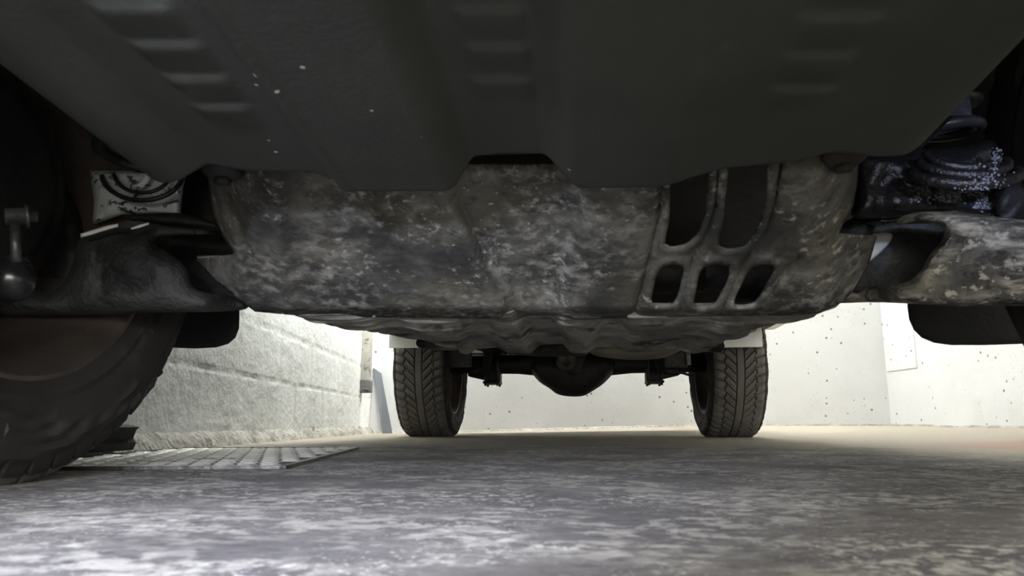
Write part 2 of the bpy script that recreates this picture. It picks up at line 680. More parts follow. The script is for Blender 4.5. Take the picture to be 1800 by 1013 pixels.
for (u0, u1, w0, w1) in ((-.006, .004, -.006, Wd + .006), (Ld - .004, Ld + .006, -.006, Wd + .006), (-.006, Ld + .006, -.006, .004), (-.006, Ld + .006, Wd - .004, Wd + .006)):
    mb.add([pt(u, w, z) for z in (.0005, .0055) for u, w in ((u0, w0), (u1, w0), (u1, w1), (u0, w1))],
           [(0, 3, 2, 1), (4, 5, 6, 7), (0, 1, 5, 4), (1, 2, 6, 5), (2, 3, 7, 6), (3, 0, 4, 7)])
bp_ = ris.add([pt(u, w, z) for z in (.0008, .003) for u, w in ((0, 0), (Ld, 0), (Ld, Wd), (0, Wd))],
           [(0, 3, 2, 1), (4, 5, 6, 7), (0, 1, 5, 4), (1, 2, 6, 5), (2, 3, 7, 6), (3, 0, 4, 7)])
bp_.build('base_sheet', M['black'], panel, smooth=False)
mb.build('edge_frame', M['steel'], panel, smooth=False)

# dark rubber block behind the tyre
k0 = Vector((-1.0, 1.5, 0))
mb = MB()
prof = [(-.05, 0), (.018, 0), (.024, .016), (.016, .026), (.022, .044), (.030, .050), (.0, .056), (-.045, .05)]
v, f = [], []
for s, yy in enumerate((1.45, 1.60)):
    for (x, z) in prof:
        v.append((k0.x + x, yy, z + .0112))
n = len(prof)
f = [tuple(range(n)), tuple(range(2 * n - 1, n - 1, -1))] + [((i + 1) % n, i, n + i, n + (i + 1) % n) for i in range(n)]
chock = mb.add(v, f).build('rubber_block', M['chock'], smooth=False, bevel=.003)
tag(chock, 'black rubber wheel block on the mesh panel behind the left front tyre', 'wheel block')

# ------------------------------------------------------------------ the truck
truck = bpy.data.objects.new('pickup_truck', None)
truck.location = (0, 2.38, 0)
C.objects.link(truck)
tag(truck, 'white pickup truck seen from below, dusty underside, four black road tyres', 'pickup truck')
T = truck

# --- wheels
R0, WC = .384, .377


def tyre_mesh():
    NT = 54 * 18
    prof = []          # (s, r, zone)
    side = [(.112, .250), (.118, .256), (.121, .262), (.1245, .268), (.126, .276), (.129, .284), (.1315, .292), (.1330, .300), (.134, .308),
            (.1345, .316), (.1345, .324), (.134, .332), (.1328, .340), (.131, .348), (.1285, .356), (.125, .363), (.121, .3685)]
    for (s, r) in side:
        prof.append((-s, r, 0))
    nt = 92
    for i in range(nt + 1):
        s = -.117 + .234 * i / nt
        r = R0 - .004 * (s / .1) ** 2 - .011 * max(0, (abs(s) - .098) / .019) ** 2
        prof.append((s, r, 1))
    for (s, r) in reversed(side):
        prof.append((s, r, 0))
    prof = np.array(prof)
    th = np.arange(NT) / NT * 2 * np.pi
    S = prof[:, 0][:, None] + 0 * th[None]
    R = prof[:, 1][:, None] + 0 * th[None]
    Z = prof[:, 2][:, None] + 0 * th[None]
    TH_ = th[None] + 0 * S
    # unrolled position, rising upward at the face towards -Y
    pitch = 2 * np.pi * R0 / 54
    t = -TH_ * R0
    a = np.abs(S)
    phase = np.where(S > 0, pitch * .5, 0)
    rise = np.where(a < .072, (a - .016) * 1.05, .0588 + (a - .072) * .30)
    rise = rise - 1.5 * np.maximum(0, .05 - np.abs(a - .03)) * 0
    u = np.mod(t - rise - phase + pitch / 2, pitch) - pitch / 2

    def gr(dist, w):
        return np.clip(1.25 - np.abs(dist) / (w * .5), 0, 1)
    g = gr(u, .0085) * (a > .016)
    zig = .0035 * np.sign(np.sin(2 * np.pi * (t - rise) / pitch * 1.0 + phase * 40))
    g = np.maximum(g, gr(a - .018, .0048))
    g = np.maximum(g, gr(a - .070 - zig, .0052))
    u2 = np.mod(t - rise * .8 - phase, pitch) - pitch / 2
    g = np.maximum(g, .35 * gr(u2, .003) * (a > .026) * (a < .062))
    g = np.maximum(g, .4 * gr(u2, .003) * (a > .080))
    dep = .0105 * g * (Z > .5)
    # shoulder scallops
    dep = dep + .006 * gr(u, .009) * (Z < .5) * np.clip((R - .352) / .008, 0, 1)
    Rr = R - dep
    X = S.copy()
    # moulded lines on the sidewall
    sg = np.sign(S)
    ang = np.mod(TH_, 2 * np.pi / 5)
    ln = np.zeros_like(S)
    for (r0, k, p0) in ((.290, .060, 0), (.296, .066, .12), (.318, .044, .2), (.352, -.03, .0)):
        rr_ = r0 + k * np.clip(ang - p0, 0, 1.0) ** 1.3
        ln = np.maximum(ln, np.exp(-((R - rr_) / .0035) ** 2) * (ang > p0) * (ang < p0 + 1.0))
    ln = np.maximum(ln, np.exp(-((R - .276) / .004) ** 2) * .8)
    X = X + sg * .0045 * ln * (Z < .5)
    Y = -Rr * np.cos(TH_)
    ZZ = Rr * np.sin(-TH_)
    low = np.maximum(ZZ, -WC)
    # slight bulge where the tyre is squashed on the ground
    X = X + sg * .006 * np.clip((-ZZ - .30) / .08, 0, 1) * np.clip(1 - np.abs(Y) / .2, 0, 1) * (a > .1)
    ZZ = low
    nv = prof.shape[0]
    verts = np.stack([X, Y, ZZ], -1).reshape(-1, 3)
    i = np.arange(nv - 1)[:, None]
    k = np.arange(NT)[None]
    k2 = (k + 1) % NT
    q = np.stack([i * NT + k, i * NT + k2, (i + 1) * NT + k2, (i + 1) * NT + k], -1).reshape(-1, 4)
    me = bpy.data.meshes.new('tyre')
    me.vertices.add(len(verts))
    me.vertices.foreach_set('co', verts.ravel())
    me.loops.add(len(q) * 4)
    me.loops.foreach_set('vertex_index', q.ravel().astype(np.int32))
    me.polygons.add(len(q))
    me.polygons.foreach_set('loop_start', np.arange(len(q), dtype=np.int32) * 4)
    me.polygons.foreach_set('use_smooth', np.zeros(len(q), dtype=bool))
    me.update(calc_edges=True)
    me.validate()
    me.materials.append(M['rubber'])
    me.materials.append(M['tread'])
    mi = (np.repeat(((prof[:-1, 2] > .5) & (prof[1:, 2] > .5)).astype(np.int32), NT))
    if len(me.polygons) == len(mi):
        me.polygons.foreach_set('material_index', mi)
    me.update()
    return me


TY = tyre_mesh()


def wheel(x, y, side):
    """side -1: left in the picture, +1: right; outboard = side"""
    mb = MB()
    s = side
    prof = [(-.118, .252), (-.120, .264), (-.112, .267), (-.108, .254), (-.100, .244), (-.06, .236), (.02, .228), (.07, .226), (.105, .238), (.116, .262), (.121, .264), (.118, .250),
            (.100, .232), (.07, .220), (.0, .220), (-.07, .230), (-.105, .240), (-.118, .252)]
    mb.lathe_x([(p[0] * s, p[1]) for p in prof], 120)
    mb.lathe_x([(.03 * s, .001), (.03 * s, .075), (.075 * s, .085), (.09 * s, .06), (.09 * s, .001)], 48)
    for k in range(6):
        a = math.pi / 3 * k + .3
        for da in (-.11, .11):
            ca, sa = math.cos(a), math.sin(a)
            cb, sb = math.cos(a + da), math.sin(a + da)
            mb.tube([(.065 * s, .07 * ca, .07 * sa), (.075 * s, .15 * cb, .15 * sb), (.09 * s, .232 * cb, .232 * sb)], [.02, .016, .018], 10)
    o = mb.build('wheel', M['rim'], T)
    o.matrix_parent_inverse = Matrix.Translation(-T.location)
    o.location = (x, y, WC)
    ty = bpy.data.objects.new('tyre', TY)
    C.objects.link(ty)
    ty.parent = o
    d = MB().lathe_x([(-.03 * s, .001), (-.03 * s, .155), (-.012 * s, .158), (.005 * s, .155), (.005 * s, .001)], 64)
    d.build('brake_disc', M['disc'], o)
    sh = MB().lathe_x([(-.055 * s, .001), (-.055 * s, .06), (-.035 * s, .12), (-.034 * s, .135), (-.03 * s, .135)], 64)
    sh.build('dust_shield', M['black'], o)
    return o


YF, YR = .82, 3.94
XR = .768
for sd in (-1, 1):
    wheel(sd * XR, YF, sd)
    wheel(sd * XR, YR, sd)

# --- front undertray
EDGE = [(0, 185), (75, 245), (110, 285), (140, 303), (175, 316), (240, 322), (300, 316), (365, 300), (430, 312), (550, 315), (580, 326), (625, 333), (780, 333), (800, 331),
        (830, 313), (880, 308), (970, 308), (1000, 316), (1020, 328), (1150, 326), (1200, 322), (1235, 312), (1270, 302), (1400, 290), (1450, 276), (1500, 271),
        (1640, 268), (1700, 262), (1730, 245), (1760, 220)]
za, zb_ = .375, .10
ep = []
for (px, py) in EDGE:
    r = ray(px, py)
    d = (za - CAM.z) / (r.z + zb_)
    ep.append((r.x * d, d))
ep = sorted(ep)


def edge_d(x):
    if x <= ep[0][0]:
        return ep[0][1]
    for (x0, d0), (x1, d1) in zip(ep, ep[1:]):
        if x0 <= x <= x1:
            return d0 + (d1 - d0) * (x - x0) / max(1e-6, x1 - x0)
    return ep[-1][1]


def U(px, py):
    r = ray(px, py)
    d = (za - CAM.z) / (r.z + zb_)
    return r.x * d, d


ribs = []
for (x0, x1, y) in ((150, 300, 22), (222, 355, 88), (283, 403, 147), (333, 440, 197), (780, 880, 6), (790, 932, 68), (810, 938, 131), (820, 945, 185),
                    (1400, 1560, 38), (1370, 1517, 105), (1350, 1482, 163)):
    tilt = 3 if x0 < 700 else -8
    a_, b_ = U(x0 + 10, y - tilt * -.5), U(x1 - 10, y + tilt * .5)
    ribs.append((a_, b_))
base = list(ribs)
for col in (ribs[0], ribs[4], ribs[8]):
    for k in (1, 2, 3, 4, 5):
        ribs.append(((col[0][0], col[0][1] - .052 * k), (col[1][0], col[1][1] - .052 * k)))


def tray_off(x, d):
    h = .024 * sm((x + .130) / .034) * (1 - sm((x + .032) / .034))
    h += .009 * sm((-.232 - x) / .010) - .0025 * math.exp(-((x + .229) / .005) ** 2)
    h -= .010 * sm((-.345 - x) / .05)
    h += .005 * sm((x - .085) / .03)
    h -= .006 * sm((x - .235) / .04)
    for (a, b) in ribs:
        if a[0] - .01 < x < b[0] + .01:
            dr = a[1] + (b[1] - a[1]) * (x - a[0]) / (b[0] - a[0])
            e = d - dr + .004
            if -.001 < e < .045:
                en = sm((x - a[0] + .006) / .012) * (1 - sm((x - b[0] + .006) / .012))
                h -= .0032 * en * sm(e / .0065) * (1 - sm((e - .0065) / .040))
    # rounded outer edges rise
    xl, xr = -.452, .338
    h += .05 * max(0, (xl + .05 - x) / .05) ** 2
    h += .05 * max(0, (x - xr + .05) / .05) ** 2
    return h


nx, ny = 230, 190
xa, xb = -.462, .345
v, f = [], []
for i in range(nx + 1):
    x = xa + (xb - xa) * i / nx
    de = edge_d(x)
    for j in range(ny + 1):
        t = 1 - (1 - j / ny)
        d = -.12 + (de + .12) * t
        z = za - zb_ * d + tray_off(x, d) + .06 * max(0, (.08 - d) / .2) ** 2
        v.append((x, d, z))
for i in range(nx):
    for j in range(ny):
        a = i * (ny + 1) + j
        f.append((a, a + 1, a + ny + 2, a + ny + 1))
tray = mesh_obj('undertray', v, f, M['tray'], T, thick=.004)
# fixing bolts on the undertray edge
for (px, py, mm) in ((392, 305, 'black'), (1482, 281, 'rust')):
    c = P(px, py, .745)
    b = MB().tube([c + Vector((0, 0, .01)), c, c - Vector((0, 0, .006))], [.022, .022, .014], 20).tube([c - Vector((0, 0, .004)), c - Vector((0, 0, .012))], .009, 6)
    b.build('fixing_bolt', M[mm], T)

# --- main guard plate
OUT = [(368, 296), (372, 340), (380, 380), (395, 415), (414, 447), (345, 456), (380, 492), (415, 520), (448, 545), (520, 552), (700, 556), (870, 558), (905, 560),
       (930, 552), (985, 552), (1010, 560), (1115, 556), (1300, 552), (1400, 552), (1440, 547), (1480, 529), (1503, 503), (1525, 462), (1538, 414), (1470, 411),
       (1490, 370), (1502, 330), (1510, 240), (1160, 240), (1150, 285), (1030, 290), (800, 290), (560, 292)]
H1 = [(1176, 275), (1249, 275), (1243, 368), (1232, 405), (1215, 425), (1190, 434), (1168, 432), (1166, 420), (1175, 385)]
H2 = [(1280, 262), (1355, 262), (1349, 345), (1338, 390), (1322, 425), (1298, 437), (1266, 436), (1258, 424), (1270, 385)]
H3 = [(1153, 474), (1172, 462), (1194, 462), (1205, 469), (1198, 505), (1188, 536), (1141, 535), (1147, 505)]
H4 = [(1228, 470), (1250, 461), (1277, 462), (1287, 468), (1277, 498), (1265, 522), (1252, 540), (1214, 540), (1222, 508)]
H5 = [(1313, 472), (1336, 462), (1368, 463), (1352, 490), (1340, 520), (1322, 539), (1284, 538), (1298, 508)]


def sp(h, r=9):
    out = []
    n = len(h)
    for i in range(n):
        p, q, w_ = h[i - 1], h[i], h[(i + 1) % n]
        for o_ in (p, w_):
            L = math.hypot(o_[0] - q[0], o_[1] - q[1])
            k = min(r, L * .45) / L
            out.append((q[0] + (o_[0] - q[0]) * k, q[1] + (o_[1] - q[1]) * k))
    return smooth_poly(out, 1)


CR = [[(1163, 320), (1158, 380), (1146, 430), (1136, 470), (1126, 515), (1114, 552)],
      [(1262, 300), (1258, 360), (1240, 410), (1218, 445), (1208, 490), (1194, 545)],
      [(1372, 290), (1362, 350), (1345, 405), (1315, 445), (1293, 490), (1268, 545)],
      [(1405, 450), (1375, 480), (1350, 520), (1328, 548)]]
holes_px = [sp(h) for h in (H1, H2, H3, H4, H5)]


def plate_d(x, y):
    v_ = max(0, (y - 300) / 250)
    d = .742 + .258 * v_ ** 1.15
    # side curl
    xl = 455 + 30 * sm((y - 440) / 60) * -1
    d += .10 * max(0, (xl - x) / 100) ** 1.6
    d += .10 * max(0, (x - 1420) / 110) ** 1.7
    # pressed channel in the middle
    yy = sm((y - 330) / 210)
    Lx = 803 + 97 * yy
    Rx = 1032 - 52 * yy
    w = 20
    d += .024 * sm((x - Lx + 15) / 30)  * (1 - sm((x - Rx + w) / (2 * w)))
    yc = min(1, max(0, (y - 345) / 195))
    if y > 335:
        gx = 800 + 96 * yc
        d += .012 * math.exp(-((x - gx) / 10) ** 2) * sm((y - 335) / 30)
        d -= .006 * math.exp(-((x - gx + 24) / 12) ** 2) * sm((y - 335) / 30)
    # pressed swage at the top left of centre and the crease on the left part
    d += .010 * (1 - sm((y - 300) / 60)) * sm((x - 560) / 60) * (1 - sm((x - 760) / 40)) * .6
    d += .012 * sm((x - 470) / 50) * (1 - sm((x - 470) / 50 - .6)) * 0
    d -= .010 * math.exp(-((x - (478 + (y - 300) * .12)) / 18) ** 2)
    # left flange bead
    bl = 378 + 38 * sm((y - 330) / 130)
    if y < 460:
        d -= .008 * math.exp(-((x - bl - 6) / 7) ** 2)
        d += .010 * math.exp(-((x - bl - 26) / 9) ** 2)
    # ribs beside the windows
    if x > 1080:
        for c in CR:
            e = poly_d((x, y), c, False)
            if e < 30:
                # dark valley with a raised rib on its right
                d += .014 * math.exp(-(e / 5.5) ** 2)
        for h in holes_px:
            e = poly_d((x, y), h)
            if e < 24:
                d -= .006 * math.exp(-((e - 7) / 6) ** 2)
    d += .003 * noise.noise(Vector((x * .012, y * .02, 0))) + .0012 * noise.noise(Vector((x * .05, y * .05, 4)))
    # bottom lip rolls backwards
    d += .03 * sm((y - 536) / 20)
    return d


sheet('engine_guard', OUT, holes_px, plate_d, M['dusty'], T, step=5.5, thick=.005)
# pressed louvre and scratches: two bright short strips seen on the plate
# sides of the engine seen through the windows
mb = MB()
for (px, py, r) in ((1175, 480, .030), (1330, 490, .035), (1250, 478, .028)):
    c = P(px, py, 1.10)
    mb.tube([c + Vector((-.05, 0, 0)), c + Vector((-.03, 0, 0)), c + Vector((.05, 0, .0))], [r * .5, r, r], 18)
mb.build('engine_sump', M['black'], T)
c = P(1250, 400, 1.0)
MB().box((-.36, 1.12, .27), (.33, 1.5, .50)).build('engine_block', M['black'], T, smooth=False, bevel=.02)

# --- white tabs showing at the plate wings
puff('white_tab', smooth_poly([(1528, 412), (1560, 408), (1571, 412), (1566, 425), (1548, 444), (1530, 459), (1519, 464), (1522, 448), (1534, 424), (1540, 416)], 2), [], 1.09, .004, 8, M['bright'], T, step=4)
puff('white_tab', smooth_poly([(340, 450), (370, 449), (415, 449), (414, 455), (380, 456), (352, 457)], 1), [], 1.09, .003, 5, M['bright'], T, step=4)


# --- lower guard panels behind the bend
def outline_x(d):
    lf = [(.98, -.432), (1.0, -.43), (1.09, -.38), (1.23, -.352), (1.40, -.295), (1.52, -.245), (1.75, -.21)]
    rt = [(.98, .372), (1.0, .365), (1.12, .325), (1.23, .307), (1.33, .293), (1.48, .28), (1.75, .24)]

    def ip(t, q):
        if q <= t[0][0]:
            return t[0][1]
        for (a, b), (c_, e) in zip(t, t[1:]):
            if q <= c_:
                return b + (e - b) * (q - a) / (c_ - a)
        return t[-1][1]
    return ip(lf, d), ip(rt, d)


def trap(x, a, b, w=.012):
    return sm((x - a + w) / (2 * w)) * (1 - sm((x - b + w) / (2 * w)))


def lower_guard(name, d0, d1, z0, prof, m, seed=0, amp=.004, slope=0.0, n=(260, 70)):
    v, f = [], []
    nx, ny = n
    for j in range(ny + 1):
        t = j / ny
        for i in range(nx + 1):
            s = i / nx
            d = d0 + (d1 - d0) * t
            xl, xr = outline_x(d)
            x = xl + (xr - xl) * s
            z = z0 + slope * (d - d0) + prof(x)
            # downward lip at front and rear edge, sides curl up
            z += .004 * sm((t - .9) / .1) + .010 * (1 - t)
            ed = min(x - xl, xr - x)
            z += .007 * max(0, 1 - ed / .03) ** 2
            for k in range(4):
                dk = d0 + (d1 - d0) * (.18 + .22 * k) + .014 * noise.noise(Vector((x * 8, k * 3.3, seed)))
                z -= .0055 * math.exp(-((d - dk) / .008) ** 2) * (.5 + noise.noise(Vector((x * 6, k * 5.1, seed + 2))))
            z += amp * noise.noise(Vector((x * 9 + seed, d * 22, seed))) + amp * .4 * noise.noise(Vector((x * 28, d * 40, seed + 3)))
            v.append((x, d + .01 * noise.noise(Vector((x * 7, seed, t * 2))) * (t > .9), z))
    for j in range(ny):
        for i in range(nx):
            a = j * (nx + 1) + i
            f.append((a, a + nx + 1, a + nx + 2, a + 1))
    return mesh_obj(name, v, f, m, T, thick=.004)


p1 = lambda x: .017 * trap(x, -.082, -.028) + .009 * trap(x, -.165, -.122) + .009 * trap(x, .022, .066) + .008 * trap(x, .15, .2, .02) + .006 * trap(x, -.30, -.25, .02)
p2 = lambda x: -.006 + .016 * trap(x, -.088, -.020) + .012 * trap(x, -.20, -.135) + .012 * trap(x, .035, .085) + .010 * trap(x, .17, .23, .02) + .008 * trap(x, -.33, -.26, .02)
p3 = lambda x: .018 * trap(x, -.088, -.018) + .012 * trap(x, .03, .10) + .012 * trap(x, -.22, -.15) + .008 * trap(x, .17, .22, .02)
lower_guard('guard_panel', 1.02, 1.115, .2145, p1, M['guard_back'], 1)
lower_guard('guard_panel', 1.14, 1.34, .2225, p2, M['guard_back'], 5, .005)
lower_guard('guard_panel', 1.365, 1.57, .2160, p3, M['guard_back'], 9, .005)
# tan crossmember behind the guards
ol = smooth_poly([(1030, 600), (1180, 596), (1230, 600), (1185, 622), (1165, 631), (1110, 634), (1060, 629), (1035, 622)], 2)
puff('crossmember', ol, [], 1.95, .08, 16, M['tan_guard'], T, step=5)
ol = smooth_poly([(860, 600), (1030, 600), (1040, 622), (1020, 627), (940, 627), (890, 622)], 2)
puff('gearbox_mount', ol, [], 2.1, .06, 12, M['arm'], T, step=6)

# --- frame rails and floor pan
for sd in (-1, 1):
    mb = MB()
    path = [(.44, .9, .50), (.44, 1.5, .44), (.44, 3.2, .44), (.47, 3.5, .47), (.47, 4.3, .52), (.47, 4.7, .5)]
    v, f = [], []
    for (x, y, z) in path:
        for (dx, dz) in ((-.04, -.05), (.04, -.05), (.04, .05), (-.04, .05)):
            v.append((sd * (x + dx), y, z + dz))
    for i in range(len(path) - 1):
        for k in range(4):
            k2 = (k + 1) % 4
            f.append((i * 4 + k, i * 4 + k2, i * 4 + 4 + k2, i * 4 + 4 + k))
    f += [(0, 1, 2, 3), (20, 21, 22, 23)]
    mb.add(v, f).build('frame_rail', M['black'], T, smooth=False, bevel=.008)
mb = MB()
mb.box((-.84, 1.40, .50), (.84, 3.44, .56)).box((-.84, 3.44, .58), (.84, 4.74, .64))
mb.build('floor_pan', M['black'], T, smooth=False)
for y, z in ((2.2, .43), (2.9, .43), (4.62, .45)):
    MB().tube([(-.42, y, z), (.42, y, z)], .04, 14).build('frame_crossmember', M['black'], T)

# --- body shell: side profile with wheel arches, cab and bed
def arch(yc, r, y0side, z0):
    return [(yc + r * math.cos(a), WC + r * math.sin(a)) for a in [math.radians(q) for q in range(0, 181, 12)]]


prof = [(-.10, .42), (-.14, .60), (-.12, .92), (.1, 1.02), (.95, 1.10), (1.55, 1.70), (1.9, 1.76), (2.85, 1.76), (3.15, 1.66), (3.25, 1.12), (4.75, 1.12), (4.77, .52), (4.45, .47)]
prof += [(y, z) for (y, z) in arch(YR, .47, 0, 0) if z > .48]
prof += [(3.45, .49), (1.36, .50)]
prof += [(y, z) for (y, z) in arch(YF, .46, 0, 0) if z > .44]
prof += [(.32, .42)]


def body_sides():
    mb = MB()
    n = len(prof)
    for sd in (-1, 1):
        xo, xi = sd * .90, sd * .86

        def tx(x, z):
            return x * (1 - .16 * max(0, z - 1.05) / .7)
        v = [(tx(xo, z), y, z) for (y, z) in prof] + [(tx(xi, z), y, z) for (y, z) in prof]
        f = [tuple(range(n)), tuple(range(2 * n - 1, n - 1, -1))] + [((i + 1) % n, i, n + i, n + (i + 1) % n) for i in range(n)]
        mb.add(v, f)
    # bonnet, windscreen surround, roof, rear wall, bed, tailgate across the width
    strip = [(-.10, .42), (-.14, .60), (-.12, .92), (.1, 1.02), (.95, 1.10), (1.55, 1.70), (1.9, 1.76), (2.85, 1.76), (3.15, 1.66), (3.25, 1.12), (3.27, .66), (4.7, .66), (4.7, 1.12), (4.75, 1.12), (4.77, .52)]
    for (a, b) in zip(strip, strip[1:]):
        def hx(z):
            return .87 * (1 - .16 * max(0, z - 1.05) / .7)
        v = []
        dy, dz = b[0] - a[0], b[1] - a[1]
        L = math.hypot(dy, dz)
        ny_, nz_ = -dz / L * -.02, dy / L * -.02
        for (y, z) in (a, b):
            for s_ in (-1, 1):
                v.append((s_ * hx(z), y, z))
                v.append((s_ * hx(z), y + ny_, z + nz_))
        mb.add(v, [(0, 2, 6, 4), (1, 5, 7, 3), (0, 1, 3, 2), (4, 6, 7, 5), (0, 4, 5, 1), (2, 3, 7, 6)])
    return mb.build('body_shell', M['whitepaint'], T, smooth=False)


body = body_sides()
# glazing and lamps
mb = MB()
mb.add([(-.74, .99, 1.16), (.74, .99, 1.16), (.68, 1.50, 1.66), (-.68, 1.50, 1.66), (-.74, .975, 1.18), (.74, .975, 1.18), (.68, 1.485, 1.68), (-.68, 1.485, 1.68)],
       [(0, 3, 2, 1), (4, 5, 6, 7), (0, 1, 5, 4), (1, 2, 6, 5), (2, 3, 7, 6), (3, 0, 4, 7)])
mb.build('windscreen', M['glass'], T, smooth=False)
for sd in (-1, 1):
    MB().tube([(sd * .72, -.115, .78), (sd * .72, -.16, .78)], [.09, .08], 24).build('headlamp', M['lamp'], T)
MB().box((-.42, -.165, .66), (.42, -.13, .88)).build('grille', M['black'], T, smooth=False, bevel=.01)
MB().box((-.82, -.20, .43), (.82, -.10, .62)).build('front_bumper', M['black'], T, smooth=False, bevel=.03)
MB().box((-.75, 4.77, .50), (.75, 4.83, .62)).build('rear_bumper', M['black'], T, smooth=False, bevel=.02)
# white panels ahead of the rear wheels
for (px0, px1) in ((684, 800), (1180, 1340)):
    a, b = P(px0, 612, 3.50), P(px1, 612, 3.50)
    mb = MB().box((a.x, 3.49, a.z), (b.x, 3.51, .66))
    mb.build('rear_wheel_housing', M['whitepaint'], T, smooth=False, bevel=.003)
# black front wheel housings (roof and inner wall of the arches)
for sd in (-1, 1):
    v, f = [], []
    for a in range(0, 181, 10):
        y, z = YF + .47 * math.cos(math.radians(a)), WC + .05 + .47 * math.sin(math.radians(a))
        v += [(sd * .60, y, z), (sd * .87, y, z)]
    n = len(v) // 2
    f = [(2 * i, 2 * i + 1, 2 * i + 3, 2 * i + 2) for i in range(n - 1)]
    mesh_obj('wheel_arch_liner', v, f, M['black'], T, thick=.004)

# --- mudflaps
ml = [(150, 430), (420, 430), (421, 560), (420, 578), (414, 594), (401, 605), (380, 611), (345, 613), (290, 611), (150, 606)]
mr = [(1594, 470), (1595, 540), (1598, 562), (1606, 580), (1620, 594), (1642, 603), (1672, 607), (1730, 607), (1790, 605), (1870, 602), (1870, 470)]
puff('mudflap', ml, [], 1.34, .004, 5, M['flap'], T, step=9)
puff('mudflap', mr, [], 1.34, .004, 5, M['flap'], T, step=9)

# --- front suspension, left of the picture
la = smooth_poly([(-20, 500), (40, 505), (95, 520), (128, 470), (130, 432), (150, 408), (190, 398), (225, 402), (262, 392), (300, 398), (345, 404), (395, 406), (395, 412), (300, 413),
                  (270, 425), (300, 447), (330, 470), (336, 505), (360, 516), (420, 521), (446, 544), (380, 549), (300, 549), (200, 553), (100, 556), (-20, 560)], 2)


def arm_shape(x, y):
    return .018 * math.exp(-((y - 425 - (x - 130) * .25) / 22) ** 2) * 0 - .02 * math.exp(-((x - 230) / 80) ** 2 - ((y - 460) / 45) ** 2)


puff('lower_arm', la, [], .97, .045, 34, M['arm'], T, step=7, rough=.006, shape=arm_shape, dfun=lambda x, y: .12 * sm((x - 350) / 70))
# dark inner mount behind it
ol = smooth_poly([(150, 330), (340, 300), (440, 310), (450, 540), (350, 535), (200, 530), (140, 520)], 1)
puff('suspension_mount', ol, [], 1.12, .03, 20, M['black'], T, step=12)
# pale bracket under the spring
ol = [(158, 300), (330, 300), (322, 330), (318, 372), (321, 384), (270, 376), (215, 378), (168, 394), (163, 392), (165, 355)]
puff('spring_bracket', ol, [], 1.03, .018, 10, M['pale'], T, step=5, rough=.004)
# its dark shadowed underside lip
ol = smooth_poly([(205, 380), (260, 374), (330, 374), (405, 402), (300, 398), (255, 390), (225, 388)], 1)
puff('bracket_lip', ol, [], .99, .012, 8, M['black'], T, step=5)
for pts in ([(141, 411), (160, 405), (190, 396), (208, 393), (208, 399), (190, 404), (162, 413), (142, 418)], [(229, 401), (245, 395), (262, 391), (262, 395), (245, 401), (231, 404)]):
    puff('bracket_edge', pts, [], .905, .003, 3, M['bright'], T, step=3)


def coil(name, c, r, w, turns, pitch, m, z0):
    pts = []
    n = int(turns * 28)
    for i in range(n + 1):
        a = 2 * math.pi * i / 28
        pts.append((c[0] + r * math.cos(a), c[1] + r * math.sin(a), z0 + pitch * i / 28))
    return MB().tube(pts, w, 10).build(name, m, T)


cl = P(236, 330, .965)
coil('coil_spring', (cl.x, cl.y), .052, .008, 6, .038, M['spring'], cl.z + .035)
for (rx, ry, w_) in ((72, 52, .0036), (50, 38, .0030)):
    pts = [P(250 + rx * math.cos(a), 303 - ry * math.sin(a) * .95, 1.005 - .02 * abs(math.sin(a))) for a in [math.pi * (1.04 + .92 * i / 24) for i in range(25)]]
    MB().tube(pts, w_, 8).build('seat_ring', M['spring'], T)
pts = [P(235 + 26 * math.cos(a), 300 - 30 * math.sin(a), 1.0) for a in [math.pi * (1.5 + .45 * i / 12) for i in range(13)]]
MB().tube(pts, .005, 8).build('seat_lip', M['pale'], T)
# stabiliser link
t0, t1 = P(8, 381, .72), P(66, 381, .74)
MB().tube([t0, t0 + (t1 - t0) * .6, t0 + (t1 - t0) * .62, t0 + (t1 - t0) * .72, t0 + (t1 - t0) * .74, t1], [.009, .0095, .013, .013, .006, .006], 18).build('tie_rod', M['steel'], T)
l0, l1 = P(26, 395, .72), P(29, 462, .72)
MB().tube([l0, l1], [.0048, .0055], 14).build('stabiliser_link', M['steel'], T)
b0 = P(24, 492, .73)
MB().ball(b0, .021, 22, (1, 1, 1.15)).tube([b0 + Vector((0, 0, .02)), b0 + Vector((0, 0, .03))], [.014, .008], 16).build('ball_joint', mat('glossy_rubber_boot', (.008, .008, .009), (.012, .012, .012), 10, .22), T)
# hub carrier in the dark behind the link
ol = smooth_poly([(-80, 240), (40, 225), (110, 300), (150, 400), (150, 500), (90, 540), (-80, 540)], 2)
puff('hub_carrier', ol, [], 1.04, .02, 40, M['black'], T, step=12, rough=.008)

# --- front suspension, right of the picture
ra = smooth_poly([(1440, 500), (1478, 430), (1476, 398), (1492, 383), (1530, 386), (1570, 388), (1600, 374), (1650, 371), (1720, 378), (1800, 387), (1880, 395), (1880, 545), (1800, 536), (1720, 541),
                  (1600, 534), (1530, 531), (1470, 534), (1440, 530)], 2)
rh = smooth_poly([(1508, 400), (1555, 396), (1640, 392), (1662, 402), (1655, 425), (1632, 450), (1618, 480), (1590, 500), (1545, 505), (1505, 500), (1520, 460), (1530, 420)], 2)
puff('lower_arm', ra, [rh], .99, .04, 16, M['armtan'], T, step=6, rough=.012, dfun=lambda x, y: .17 * sm((1590 - x) / 90))
ol = smooth_poly([(1440, 380), (1700, 378), (1700, 520), (1440, 520)], 1)
puff('suspension_mount', ol, [], 1.13, .03, 20, M['arm'], T, step=12, rough=.01)
